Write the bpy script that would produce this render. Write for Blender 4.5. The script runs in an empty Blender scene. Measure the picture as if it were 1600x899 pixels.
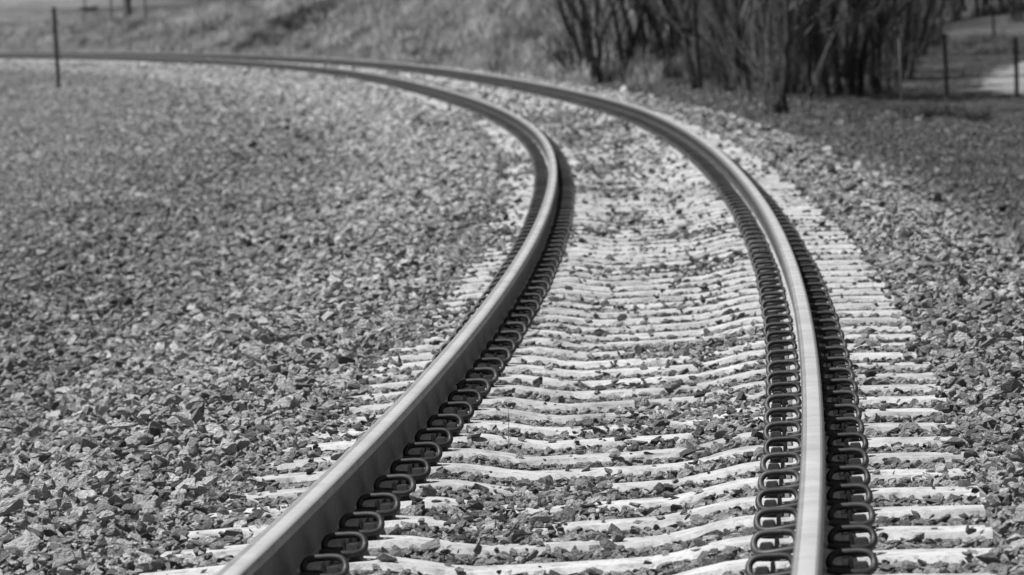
import bpy, bmesh, math, random
import numpy as np
from mathutils import Matrix, Vector, noise as mnoise

random.seed(7)
RNG = np.random.default_rng(7)
scene = bpy.context.scene
COL = scene.collection

# ------------------------------------------------------------------ camera numbers
F_PX, CAM_H, PITCH, ROLL = 7779.68, 1.4227, 0.0565167, 0.037031

# ------------------------------------------------------------------ track alignment
KN = np.array([0, 25, 50, 80, 110, 150, 200, 300, 301, 2000.])
KV = np.array([.00240106, .0015708, .00205127, .00062058, .00130706, .00132767, .001228, .001228, 0, 0])
CN = np.array([0, 25, 50, 80, 110, 150, 200.])
CV = np.array([.02663104, .02822421, .07199664, .06368824, .05592149, .05209002, .05170207])
X0, H0, Y0 = .048405, .0680226, 13.75377
DS = .25
SS = np.arange(-60, 1000, DS)
_k = np.interp(SS, KN, KV)
_i0 = int(np.argmin(abs(SS)))
HD = -np.cumsum(_k) * DS
HD += H0 - HD[_i0]
TX = np.cumsum(np.sin(HD)) * DS
TY = np.cumsum(np.cos(HD)) * DS
TX += X0 - TX[_i0]
TY += Y0 - TY[_i0]


def frame(s):
    x = np.interp(s, SS, TX); y = np.interp(s, SS, TY)
    h = np.interp(s, SS, HD); c = np.interp(s, CN, CV)
    return x, y, h, c


def su2xy(s, u):
    x, y, h, c = frame(s)
    return x + u * np.cos(h), y - u * np.sin(h)


def xy2su(x, y):
    s = np.interp(y, TY, SS)
    for _ in range(4):
        tx, ty, h, c = frame(s)
        s = s + (x - tx) * np.sin(h) + (y - ty) * np.cos(h)
    tx, ty, h, c = frame(s)
    u = (x - tx) * np.cos(h) - (y - ty) * np.sin(h)
    return s, u


def track_matrix(s, u=0, z=0):
    x, y, h, c = [float(v) for v in frame(s)]
    # local x = across (right), y = along, z = up ; canted
    R = Matrix.Rotation(-h, 4, 'Z') @ Matrix.Rotation(-c, 4, 'Y')
    return Matrix.Translation((x, y, 0)) @ R @ Matrix.Translation((u, 0, z))


# ------------------------------------------------------------------ numpy noise
def _hash(ix, iy, seed):
    n = (ix * 374761393 + iy * 668265263 + seed * 1442695041).astype(np.int64)
    n = (n ^ (n >> 13)) * 1274126177
    n = n ^ (n >> 16)
    return (n & 0xffff) / 65535.0


def vnoise(x, y, seed=0):
    x = np.asarray(x, float); y = np.asarray(y, float)
    ix = np.floor(x).astype(np.int64); iy = np.floor(y).astype(np.int64)
    fx = x - ix; fy = y - iy
    fx = fx * fx * (3 - 2 * fx); fy = fy * fy * (3 - 2 * fy)
    a = _hash(ix, iy, seed); b = _hash(ix + 1, iy, seed)
    c = _hash(ix, iy + 1, seed); d = _hash(ix + 1, iy + 1, seed)
    return (a * (1 - fx) + b * fx) * (1 - fy) + (c * (1 - fx) + d * fx) * fy


def fbm(x, y, seed=0, octv=4):
    t = 0; a = .5; f = 1.
    for i in range(octv):
        t = t + a * (vnoise(x * f, y * f, seed + i * 17) - .5)
        a *= .5; f *= 2.03
    return t


def sstep(a, b, x):
    t = np.clip((x - a) / (b - a), 0, 1)
    return t * t * (3 - 2 * t)


# ------------------------------------------------------------------ terrain height in track coordinates
def terrain(s, u):
    s = np.asarray(s, float); u = np.asarray(u, float)
    c = np.interp(s, CN, CV)
    bed = np.clip(u, -1.7, 1.8) * np.tan(c) - .265 - .045 * (1 - sstep(1.2, 1.6, np.abs(u)))
    # left side (inside of the curve)
    d = -u
    left = -.26 * sstep(1.6, 3.4, d) - .12 * sstep(3.4, 14, d) - .25 * sstep(14, 60, d)
    left = left + 4 * sstep(80, 400, d)
    # right side low ground and the grassy bank further on
    low = -.50 * sstep(1.7, 3.1, u) - .42 * sstep(3.0, 9, u)
    top = np.interp(s, [100, 150, 190, 240, 300], [4.2, 3.2, 2.25, 1.75, 1.55])
    bank = -.32 * sstep(1.7, 3.2, u) + (top + .1) * sstep(3.4, 10.5, u) - 1.2 * sstep(11, 40, u)
    X_, Y_ = su2xy(s, u)
    kb = sstep(100, 138, s) * (1 - sstep(1.5, 9, X_) * (1 - sstep(230, 300, Y_)))
    right = low * (1 - kb) + bank * kb
    z = bed + np.where(u < 0, left, right)
    x, y = su2xy(s, u)
    # lumps
    rough = sstep(2.6, 4.5, np.abs(u))
    z = z + rough * (.22 * fbm(x * .28, y * .28, 3) + .10 * fbm(x * 1.3, y * 1.3, 9))
    bk = kb * sstep(4, 8, u)
    z = z + bk * (1.0 * fbm(x * .11, y * .06, 21) + .4 * fbm(x * .5, y * .4, 31))
    # wooded rise behind the path, and the far hills
    z = z + 7 * sstep(195, 330, y) * sstep(14, 34, x)
    far = sstep(330, 760, y + .2 * np.abs(x))
    z = z + far * (17 + 12 * fbm(x * .006, y * .006, 5) + 5 * fbm(x * .02, y * .02, 15))
    # level pad for the path
    p = sstep(7.5, 10.5, x) * (1 - sstep(188, 205, y)) * sstep(75, 92, y) * (1 - sstep(60, 80, x))
    z = z * (1 - p) + (-1.25) * p
    return z


def ground_z(x, y):
    s, u = xy2su(np.asarray(x, float), np.asarray(y, float))
    return terrain(s, u)


def at(px, py):
    """point of the ground seen in the direction of a photo pixel (used once to survey positions)"""
    cr, sr = math.cos(ROLL), math.sin(ROLL); cp, sp = math.cos(PITCH), math.sin(PITCH)
    xx, yy = px - 800, py - 449.5
    a = xx * cr - yy * sr; bb = xx * sr + yy * cr
    d = np.array([a, F_PX * cp - bb * sp, -F_PX * sp - bb * cp]) / F_PX
    tt = np.concatenate([np.arange(12, 400, .5), np.arange(400, 900, 3)])
    P = tt[:, None] * d[None, :]; P[:, 2] += CAM_H
    g = ground_z(P[:, 0], P[:, 1])
    hit = np.nonzero(P[:, 2] < g)[0]
    i = hit[0] if len(hit) else len(tt) - 1
    return float(P[i, 0]), float(P[i, 1]), float(F_PX / tt[i])


HOLLOW = np.array([at(px_, py_)[:2] for px_, py_ in ((380, 85), (400, 76), (425, 64), (450, 48), (480, 34), (515, 20))])


def hollow(X, Y):
    """1 in the shrubby hollow that runs up the bank"""
    sh = np.shape(X); X = np.ravel(X); Y = np.ravel(Y); best = np.full(X.shape, 99.)
    sc = np.array([.65, 9.])
    for p, q_ in zip(HOLLOW[:-1] / sc, HOLLOW[1:] / sc):
        d = q_ - p
        tt = np.clip(((X / sc[0] - p[0]) * d[0] + (Y / sc[1] - p[1]) * d[1]) / (d @ d), 0, 1)
        best = np.minimum(best, np.hypot(X / sc[0] - p[0] - tt * d[0], Y / sc[1] - p[1] - tt * d[1]))
    return (1 - sstep(.6, 1.3, best)).reshape(sh)


# ------------------------------------------------------------------ object helpers
def obj(name, me, parent=None, mats=None):
    o = bpy.data.objects.new(name, me)
    COL.objects.link(o)
    if mats:
        for m in (mats if isinstance(mats, (list, tuple)) else [mats]):
            me.materials.append(m)
    if parent:
        o.parent = parent
    return o


def tag(o, label=None, cat=None, group=None, kind=None):
    if label: o['label'] = label
    if cat: o['category'] = cat
    if group: o['group'] = group
    if kind: o['kind'] = kind
    return o


def mesh_np(name, V, Fq, smooth=False):
    me = bpy.data.meshes.new(name)
    V = np.asarray(V, np.float32); Fq = np.asarray(Fq, np.int32)
    me.vertices.add(len(V)); me.vertices.foreach_set('co', V.ravel())
    k = Fq.shape[1]
    me.loops.add(Fq.size); me.loops.foreach_set('vertex_index', Fq.ravel())
    me.polygons.add(len(Fq))
    me.polygons.foreach_set('loop_start', np.arange(0, Fq.size, k, dtype=np.int32))
    me.polygons.foreach_set('loop_total', np.full(len(Fq), k, np.int32))
    if smooth:
        me.polygons.foreach_set('use_smooth', np.ones(len(Fq), bool))
    me.update(calc_edges=True)
    return me


def grid_faces(nr, nc):
    i = np.arange((nr - 1) * (nc - 1)); r = i // (nc - 1); c = i % (nc - 1)
    a = r * nc + c
    return np.stack([a, a + 1, a + nc + 1, a + nc], 1)


class Tubes:
    def __init__(self, sides=6):
        self.V = []; self.F = []; self.n = 0; self.sides = sides

    def add(self, pts, rad, sides=None, cap=True):
        k = sides or self.sides
        P = np.array(pts, float); n = len(P)
        T = np.gradient(P, axis=0)
        T /= np.linalg.norm(T, axis=1)[:, None] + 1e-12
        ref = np.array([.31, .22, .92]) if abs(T[0, 2]) < .85 else np.array([.92, .31, .22])
        a = np.cross(T[0], ref); a /= np.linalg.norm(a)
        ang = np.arange(k) * 2 * math.pi / k
        rad = np.broadcast_to(np.asarray(rad, float), (n,))
        for i in range(n):
            a = a - T[i] * (a @ T[i]); a /= np.linalg.norm(a) + 1e-12
            b = np.cross(T[i], a)
            self.V.append(P[i] + rad[i] * (np.cos(ang)[:, None] * a + np.sin(ang)[:, None] * b))
        o = self.n
        for i in range(n - 1):
            for j in range(k):
                j2 = (j + 1) % k
                self.F.append((o + i * k + j, o + i * k + j2, o + (i + 1) * k + j2, o + (i + 1) * k + j))
        self.n += n * k
        if cap:
            for ring, c in ((o, P[0]), (o + (n - 1) * k, P[-1])):
                self.V.append(c[None, :])
                ci = self.n; self.n += 1
                for j in range(k):
                    self.F.append((ring + j, ring + (j + 1) % k, ci, ci))

    def mesh(self, name, smooth=True):
        V = np.concatenate(self.V) if self.V else np.zeros((0, 3))
        me = bpy.data.meshes.new(name)
        me.from_pydata(V.tolist(), [], [f if f[2] != f[3] else f[:3] for f in self.F])
        if smooth:
            me.polygons.foreach_set('use_smooth', np.ones(len(me.polygons), bool))
        me.update()
        return me


def bm_mesh(name, bm, smooth=False):
    me = bpy.data.meshes.new(name)
    bm.normal_update()
    bm.to_mesh(me); bm.free()
    if smooth:
        me.polygons.foreach_set('use_smooth', np.ones(len(me.polygons), bool))
    return me


def smooth_path(P, n=4):
    """Catmull-Rom through the points"""
    P = np.array(P, float); out = []
    Q = np.vstack([2 * P[0] - P[1], P, 2 * P[-1] - P[-2]])
    for i in range(1, len(Q) - 2):
        p0, p1, p2, p3 = Q[i - 1:i + 3]
        for t in np.arange(n) / n:
            out.append(.5 * (2 * p1 + (p2 - p0) * t + (2 * p0 - 5 * p1 + 4 * p2 - p3) * t ** 2 + (3 * p1 - p0 - 3 * p2 + p3) * t ** 3))
    out.append(P[-1])
    return np.array(out)


# ------------------------------------------------------------------ materials (black-and-white world: all greys)
def new_mat(name):
    m = bpy.data.materials.new(name); m.use_nodes = True
    nt = m.node_tree
    return m, nt, nt.nodes, nt.links, nt.nodes['Principled BSDF']


def ramp(N, pts):
    r = N.new('ShaderNodeValToRGB')
    el = r.color_ramp.elements
    while len(el) < len(pts): el.new(.5)
    for e, (p, v) in zip(el, pts):
        e.position = p; e.color = (v, v, v, 1)
    return r


def noise(N, L, scale, detail=4, rough=.55, coord=None, vec=None, lac=2.0):
    n = N.new('ShaderNodeTexNoise')
    n.inputs['Scale'].default_value = scale; n.inputs['Detail'].default_value = detail
    n.inputs['Roughness'].default_value = rough; n.inputs['Lacunarity'].default_value = lac
    if coord is not None: L.new(coord, n.inputs['Vector'])
    return n


def math_(N, L, op, a, b=None, clamp=False):
    m = N.new('ShaderNodeMath'); m.operation = op; m.use_clamp = clamp
    for i, v in enumerate((a, b)):
        if v is None: continue
        if isinstance(v, (int, float)): m.inputs[i].default_value = v
        else: L.new(v, m.inputs[i])
    return m.outputs[0]


def bump(N, L, h, strength, dist, B):
    b = N.new('ShaderNodeBump'); b.inputs['Strength'].default_value = strength; b.inputs['Distance'].default_value = dist
    L.new(h, b.inputs['Height']); L.new(b.outputs[0], B.inputs['Normal'])
    return b


def stone_material(name, lo, hi, toned=True):
    m, nt, N, L, B = new_mat(name)
    tc = N.new('ShaderNodeTexCoord'); oi = N.new('ShaderNodeObjectInfo')
    add = N.new('ShaderNodeVectorMath'); add.operation = 'ADD'
    L.new(tc.outputs['Object'], add.inputs[0])
    rv = N.new('ShaderNodeCombineXYZ')
    L.new(math_(N, L, 'MULTIPLY', oi.outputs['Random'], 37.), rv.inputs[0])
    L.new(math_(N, L, 'MULTIPLY', oi.outputs['Random'], 91.), rv.inputs[1])
    L.new(rv.outputs[0], add.inputs[1])
    n1 = noise(N, L, 2.2, 6, .62, add.outputs[0]); n2 = noise(N, L, 9, 5, .6, add.outputs[0])
    r = ramp(N, [(0, lo), (.2, lo + (hi - lo) * .22), (.8, lo + (hi - lo) * .66), (1, hi)])
    L.new(oi.outputs['Random'], r.inputs[0])
    f = math_(N, L, 'ADD', math_(N, L, 'MULTIPLY', n1.outputs[0], 1.1), .42)
    f2 = math_(N, L, 'ADD', math_(N, L, 'MULTIPLY', n2.outputs[0], .7), .65)
    v = math_(N, L, 'MULTIPLY', r.outputs[0], math_(N, L, 'MULTIPLY', f, f2))
    if toned:
        at = N.new('ShaderNodeAttribute'); at.attribute_type = 'INSTANCER'; at.attribute_name = 'tone'
        v = math_(N, L, 'MULTIPLY', v, at.outputs['Fac'])
    v = math_(N, L, 'MINIMUM', v, .72)
    L.new(v, B.inputs['Base Color'])
    B.inputs['Roughness'].default_value = .82
    B.inputs['Specular IOR Level'].default_value = .35
    h = math_(N, L, 'ADD', n1.outputs[0], math_(N, L, 'MULTIPLY', n2.outputs[0], .5))
    bump(N, L, h, .8, .25, B)
    return m


def concrete_material():
    m, nt, N, L, B = new_mat('sleeper_concrete')
    tc = N.new('ShaderNodeTexCoord'); oi = N.new('ShaderNodeObjectInfo')
    add = N.new('ShaderNodeVectorMath'); add.operation = 'ADD'
    rv = N.new('ShaderNodeCombineXYZ')
    L.new(math_(N, L, 'MULTIPLY', oi.outputs['Random'], 53.), rv.inputs[1])
    L.new(tc.outputs['Object'], add.inputs[0]); L.new(rv.outputs[0], add.inputs[1])
    n1 = noise(N, L, 5, 6, .6, add.outputs[0]); n2 = noise(N, L, 60, 4, .6, add.outputs[0]); n3 = noise(N, L, 17, 5, .65, add.outputs[0])
    r = ramp(N, [(.25, .20), (.42, .34), (.58, .44), (1, .49)])
    L.new(n1.outputs[0], r.inputs[0])
    st = ramp(N, [(.30, .45), (.48, 1)])
    L.new(n3.outputs[0], st.inputs[0])
    sp = ramp(N, [(.30, .55), (.45, 1)])
    L.new(n2.outputs[0], sp.inputs[0])
    tone = math_(N, L, 'ADD', math_(N, L, 'MULTIPLY', oi.outputs['Random'], .22), .86)
    v = math_(N, L, 'MULTIPLY', math_(N, L, 'MULTIPLY', r.outputs[0], st.outputs[0]), math_(N, L, 'MULTIPLY', sp.outputs[0], tone))
    L.new(v, B.inputs['Base Color'])
    B.inputs['Roughness'].default_value = .85
    h = math_(N, L, 'ADD', math_(N, L, 'MULTIPLY', n3.outputs[0], .8), math_(N, L, 'MULTIPLY', n2.outputs[0], .4))
    bump(N, L, h, .6, .012, B)
    return m


def rail_side_material():
    m, nt, N, L, B = new_mat('rail_rust')
    tc = N.new('ShaderNodeTexCoord')
    n1 = noise(N, L, 3, 5, .6, tc.outputs['Object']); n2 = noise(N, L, 45, 4, .6, tc.outputs['Object'])
    mp = N.new('ShaderNodeMapping'); mp.inputs['Scale'].default_value = (14, 14, .8)
    L.new(tc.outputs['Object'], mp.inputs[0])
    n3 = noise(N, L, 2, 5, .6, mp.outputs[0])
    r = ramp(N, [(.36, .028), (.5, .055), (.66, .11)])
    mix = math_(N, L, 'ADD', math_(N, L, 'MULTIPLY', n1.outputs[0], .4), math_(N, L, 'ADD', math_(N, L, 'MULTIPLY', n2.outputs[0], .25), math_(N, L, 'MULTIPLY', n3.outputs[0], .35)))
    L.new(mix, r.inputs[0]); L.new(r.outputs[0], B.inputs['Base Color'])
    B.inputs['Roughness'].default_value = .55
    B.inputs['Metallic'].default_value = .15
    bump(N, L, n2.outputs[0], .35, .004, B)
    return m


def rail_foot_material():
    m, nt, N, L, B = new_mat('rail_foot_dust_and_light')
    tc = N.new('ShaderNodeTexCoord')
    n1 = noise(N, L, 7, 6, .65, tc.outputs['Object']); n2 = noise(N, L, 45, 4, .6, tc.outputs['Object'])
    r = ramp(N, [(.3, .14), (.5, .28), (.68, .5)])  # dust, painted paler to stand in for sunlight on the shaded foot
    L.new(math_(N, L, 'ADD', math_(N, L, 'MULTIPLY', n1.outputs[0], .6), math_(N, L, 'MULTIPLY', n2.outputs[0], .4)), r.inputs[0])
    L.new(r.outputs[0], B.inputs['Base Color'])
    B.inputs['Roughness'].default_value = .75
    bump(N, L, n2.outputs[0], .4, .004, B)
    return m


def rail_top_material(name, base, rough, metal):
    m, nt, N, L, B = new_mat(name)
    tc = N.new('ShaderNodeTexCoord')
    n1 = noise(N, L, 1.6, 6, .7, tc.outputs['Object']); n2 = noise(N, L, 6, 5, .7, tc.outputs['Object'])
    r = ramp(N, [(.3, base * .82), (.7, base * 1.1)])
    L.new(n1.outputs[0], r.inputs[0]); L.new(r.outputs[0], B.inputs['Base Color'])
    B.inputs['Metallic'].default_value = metal
    rr = ramp(N, [(.3, rough * .8), (.7, rough * 1.25)])
    L.new(n2.outputs[0], rr.inputs[0]); L.new(rr.outputs[0], B.inputs['Roughness'])
    return m


def plain(name, v, rough=.7, metal=0., var=.25, scale=20, bs=.3, bd=.01, spec=.5, rnd=0):
    m, nt, N, L, B = new_mat(name)
    tc = N.new('ShaderNodeTexCoord')
    n1 = noise(N, L, scale, 5, .6, tc.outputs['Object'])
    r = ramp(N, [(.25, v * (1 - var)), (.75, v * (1 + var))])
    L.new(n1.outputs[0], r.inputs[0]); out = r.outputs[0]
    if rnd:
        oi = N.new('ShaderNodeObjectInfo')
        out = math_(N, L, 'MULTIPLY', out, math_(N, L, 'ADD', math_(N, L, 'MULTIPLY', oi.outputs['Random'], rnd), 1 - rnd * .4))
    L.new(out, B.inputs['Base Color'])
    B.inputs['Roughness'].default_value = rough; B.inputs['Metallic'].default_value = metal
    B.inputs['Specular IOR Level'].default_value = spec
    bump(N, L, n1.outputs[0], bs, bd, B)
    return m


def grass_material(name, lo, hi):
    m, nt, N, L, B = new_mat(name)
    oi = N.new('ShaderNodeObjectInfo'); geo = N.new('ShaderNodeNewGeometry')
    r = ramp(N, [(0, lo), (1, hi)])
    n1 = noise(N, L, .35, 4, .6, geo.outputs['Position'])
    mm = math_(N, L, 'ADD', math_(N, L, 'MULTIPLY', oi.outputs['Random'], .40), math_(N, L, 'MULTIPLY', math_(N, L, 'SUBTRACT', n1.outputs[0], .36), 2.2), clamp=True)
    L.new(mm, r.inputs[0]); L.new(r.outputs[0], B.inputs['Base Color'])
    B.inputs['Roughness'].default_value = .8
    B.inputs['Specular IOR Level'].default_value = .2
    tr = N.new('ShaderNodeBsdfTranslucent'); L.new(r.outputs[0], tr.inputs[0])
    mx = N.new('ShaderNodeMixShader'); mx.inputs[0].default_value = .3
    L.new(B.outputs[0], mx.inputs[1]); L.new(tr.outputs[0], mx.inputs[2])
    L.new(mx.outputs[0], nt.nodes['Material Output'].inputs[0])
    return m


def ground_material():
    m, nt, N, L, B = new_mat('earth_and_grass')
    at = N.new('ShaderNodeAttribute'); at.attribute_name = 'tone'
    geo = N.new('ShaderNodeNewGeometry')
    n1 = noise(N, L, .45, 6, .62, geo.outputs['Position']); n2 = noise(N, L, 4, 6, .65, geo.outputs['Position'])
    n3 = noise(N, L, 22, 4, .6, geo.outputs['Position'])
    a = ramp(N, [(.3, .55), (.7, 1.4)]); L.new(n1.outputs[0], a.inputs[0])
    b = ramp(N, [(.3, .55), (.7, 1.4)]); L.new(n2.outputs[0], b.inputs[0])
    c = ramp(N, [(.3, .6), (.7, 1.35)]); L.new(n3.outputs[0], c.inputs[0])
    v = math_(N, L, 'MULTIPLY', at.outputs['Fac'], math_(N, L, 'MULTIPLY', a.outputs[0], math_(N, L, 'MULTIPLY', b.outputs[0], c.outputs[0])))
    L.new(v, B.inputs['Base Color']); B.inputs['Roughness'].default_value = .95
    B.inputs['Specular IOR Level'].default_value = .15
    bump(N, L, math_(N, L, 'ADD', n2.outputs[0], math_(N, L, 'MULTIPLY', n3.outputs[0], .3)), .7, .12, B)
    return m


M_STONE = stone_material('crushed_stone', .10, .86)
M_DARKSTONE = stone_material('dark_stone', .035, .06, False)
M_BED = plain('ballast_fines', .17, .95, var=.6, scale=30, bs=1, bd=.04, spec=.2)
M_CONC = concrete_material()
M_RUST = rail_side_material()
M_FOOT = rail_foot_material()
M_TOP = rail_top_material('polished_rail_top', .70, .26, .4)
M_CROWN = rail_top_material('dull_rail_crown', .36, .38, .5)
M_GAUGE = rail_top_material('worn_rail_corner', .20, .42, .6)
M_CLIP = plain('spring_steel', .024, .55, .1, var=.5, scale=60, bs=.2, bd=.002, rnd=1.3)
M_SHOULDER = plain('cast_iron_shoulder', .022, .6, .0, var=.5, scale=50, bs=.5, bd=.004)
M_INSUL = plain('pale_insulator', .5, .6, 0, var=.35, scale=60, bs=.2, bd=.002)
M_GROUND = ground_material()
M_PATH = plain('pale_sand', .20, .9, var=.25, scale=1.2, bs=.6, bd=.05, spec=.2)
M_POST = plain('dark_painted_steel', .022, .55, .1, var=.4, scale=30)
M_STAKE = plain('grey_stake_wood', .07, .8, var=.4, scale=30)
M_POLE = plain('creosoted_wood', .025, .85, var=.4, scale=12)
M_BARK = plain('dark_bark', .040, .9, rnd=1.0, var=.5, scale=9, bs=.9, bd=.03, spec=.2)
M_BARKL = plain('grey_bark', .075, .9, var=.5, scale=9, bs=.9, bd=.03, spec=.2)
M_TWIG = plain('twig_bark', .10, .9, rnd=1.0, var=.4, scale=9, spec=.2)
M_DRY = grass_material('dry_grass_blades', .09, .54)
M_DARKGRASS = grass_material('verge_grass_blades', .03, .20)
M_FIELD = grass_material('field_grass_blades', .12, .30)
M_WEED = plain('dead_weed', .06, .9, var=.5, scale=5, spec=.2)

# ------------------------------------------------------------------ GROUND: one sheet in track coordinates
def build_ground():
    s = np.concatenate([np.arange(-58, -6, 4), np.arange(-6, 60, .6), np.arange(60, 300, 1.0), np.arange(300, 420, 5), np.arange(420, 980, 20)])
    up = np.concatenate([np.arange(0, 4, .2), np.arange(4, 16, .5), np.arange(16, 40, 2), np.arange(40, 120, 10), np.arange(120, 460, 30)])
    un = -np.concatenate([np.arange(0, 4, .2), np.arange(4, 16, .8), np.arange(16, 40, 2), np.arange(40, 120, 10), np.arange(120, 460, 30)])[:0:-1]
    u = np.concatenate([un, up])
    S, U = np.meshgrid(s, u, indexing='ij')
    X, Y = su2xy(S, U)
    Z = terrain(S, U)
    me = mesh_np('ground', np.stack([X, Y, Z], -1).reshape(-1, 3), grid_faces(len(s), len(u))[:, ::-1], True)
    # what covers the ground: stony by the track, dry grass on the bank, leaf litter under the trees
    kb = sstep(104, 130, S) * (1 - sstep(2, 7, X) * (1 - sstep(230, 300, Y)))
    tone = np.full(S.shape, .16)
    tone = np.where(U > 2.6, .08 * (1 - kb) + .20 * kb, tone)
    tone = np.where((U < -5.5), .19, tone)
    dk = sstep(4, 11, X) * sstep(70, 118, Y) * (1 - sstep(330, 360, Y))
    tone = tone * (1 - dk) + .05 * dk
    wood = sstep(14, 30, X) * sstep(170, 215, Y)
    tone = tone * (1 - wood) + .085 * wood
    far = sstep(300, 340, Y)
    ft = .07 + .30 * np.clip(fbm(X * .02 + Y * .004, Y * .012, 77) * 2.2 + .5, 0, 1)
    ft = np.where(X / Y > -.078, .055, ft)
    tone = tone * (1 - far) + ft * far
    tone = tone * (1 - .7 * hollow(X, Y))
    ta = me.attributes.new('tone', 'FLOAT', 'POINT')
    ta.data.foreach_set('value', tone.ravel().astype(np.float32))
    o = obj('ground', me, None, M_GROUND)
    tag(o, 'uneven earth with dry grass rising to a bank and hills', 'ground', kind='structure')
    # ballast bed under the loose stones
    s = np.arange(-20, 330, .5); u = np.linspace(-3.3, 3.0, 43)
    S, U = np.meshgrid(s, u, indexing='ij'); X, Y = su2xy(S, U)
    edge = sstep(0, .5, np.minimum(U + 3.3, 3.0 - U))
    Z = terrain(S, U) + .004 + .016 * edge - .03 * (1 - edge)
    me = mesh_np('ballast_bed', np.stack([X, Y, Z], -1).reshape(-1, 3), grid_faces(len(s), len(u))[:, ::-1], True)
    tag(obj('ballast_bed', me, None, M_BED), 'grey gravel bed under the railway track', 'track bed', kind='structure')


build_ground()

# ------------------------------------------------------------------ PATH
def path_left(y):
    y = np.asarray(y, float)
    xl = np.interp(y, [112, 119, 123, 128, 140, 150, 160, 172, 184, 190, 195], [15.5, 13.6, 12.4, 12.2, 13.2, 14.3, 15.6, 17.4, 20.0, 23.0, 26.0])
    return xl + .15 + .35 * np.sin(y * .9) + .3 * np.sin(y * 2.1 + 1) + .8 * fbm(y * .8, y * 0 + 3., 5)


def build_path():
    yy = np.linspace(112, 195, 90); n = 26
    V = []
    for y in yy:
        xl = float(path_left(y))
        for j in range(n):
            V.append((xl + (27 + .1 * (y - 112) - xl) * (j / (n - 1)), y, 0))
    V = np.array(V)
    V[:, 2] = ground_z(V[:, 0], V[:, 1]) + .03
    me = mesh_np('path', V, grid_faces(90, n)[:, ::-1], True)
    tag(obj('dirt_path', me, None, M_PATH), 'pale bare dirt path beyond the fence posts', 'path', kind='structure')


build_path()

# ------------------------------------------------------------------ RAILS
RAIL_H = .186
HALF = [  # half profile from top centre, (u, z) with z=0 at the running surface
    (0, 0), (.006, -.0001), (.012, -.0004), (.018, -.001), (.024, -.0018), (.0305, -.0045), (.0345, -.0095), (.0368, -.017), (.0375, -.034), (.0355, -.040),
    (.0200, -.049), (.0125, -.060), (.0092, -.085), (.0090, -.115), (.0120, -.142), (.0200, -.155),
    (.0400, -.163), (.0700, -.1725), (.0760, -.1765), (.0762, -.186)]


def build_rail(side, label):
    prof = [(-a, b) for a, b in HALF[:0:-1]] + HALF
    k = len(prof)
    s = np.concatenate([np.arange(-16, 60, .4), np.arange(60, 330, 1.0)])
    x, y, h, c = frame(s)
    V = []
    for (pu, pz) in prof:
        uu = side * .755 + pu
        X = x + uu * np.cos(h) * np.cos(c) - pz * np.sin(c) * np.cos(h)
        Y = y - uu * np.sin(h) * np.cos(c) + pz * np.sin(c) * np.sin(h)
        Z = uu * np.sin(c) + pz * np.cos(c)
        V.append(np.stack([X, Y, Z], -1))
    V = np.stack(V, 1).reshape(-1, 3)
    Fc = grid_faces(len(s), k)
    Fc = np.concatenate([Fc, np.stack([np.arange(len(s) - 1) * k + k - 1, np.arange(len(s) - 1) * k, np.arange(1, len(s)) * k, np.arange(1, len(s)) * k + k - 1], 1)])
    me = mesh_np('rail', V, Fc[:, ::-1], True)
    for m in (M_RUST, M_TOP, M_GAUGE, M_FOOT, M_CROWN): me.materials.append(m)
    j = np.concatenate([np.tile(np.arange(k - 1), len(s) - 1), np.full(len(s) - 1, k - 1)])
    mi = np.zeros(len(j), np.int32)
    mid = len(HALF) - 1
    d = np.where(j < mid, mid - 1 - j, j - mid)      # segment number from the crown outwards
    mi[d <= 4] = 4                               # dull worn crown
    sgn = np.where(j < mid, -1, 1)
    if side < 0:
        band = ((sgn > 0) & (d <= 5)) | ((sgn < 0) & (d <= 0))
    else:
        band = ((sgn > 0) & (d <= 3)) | ((sgn < 0) & (d <= 2))
    mi[band] = 1                                 # polished by the wheels
    mi[(d >= 5) & (d <= 7) & ~band] = 2
    mi[(d >= 15) & (d <= 17)] = 3
    mi[j == k - 1] = 0
    me.polygons.foreach_set('material_index', mi)
    bm = bmesh.new(); bm.from_mesh(me)
    for e in bm.edges:
        if len(e.link_faces) == 2 and e.calc_face_angle(0) > .7: e.smooth = False
    bm.to_mesh(me); bm.free()
    o = obj('rail', me)
    tag(o, label, 'rail', 'the two rails of the track')
    return o


build_rail(-1, 'inner steel rail of the curve, on the left, its dark gauge side facing the sleepers')
build_rail(1, 'outer steel rail of the curve, on the right, raised and nearly upright in view')

# ------------------------------------------------------------------ SLEEPERS AND CLIPS
SEAT = -RAIL_H - .007      # height of the rail seat in track coordinates
SL_HALF = 1.30
DIP = .050


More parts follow.
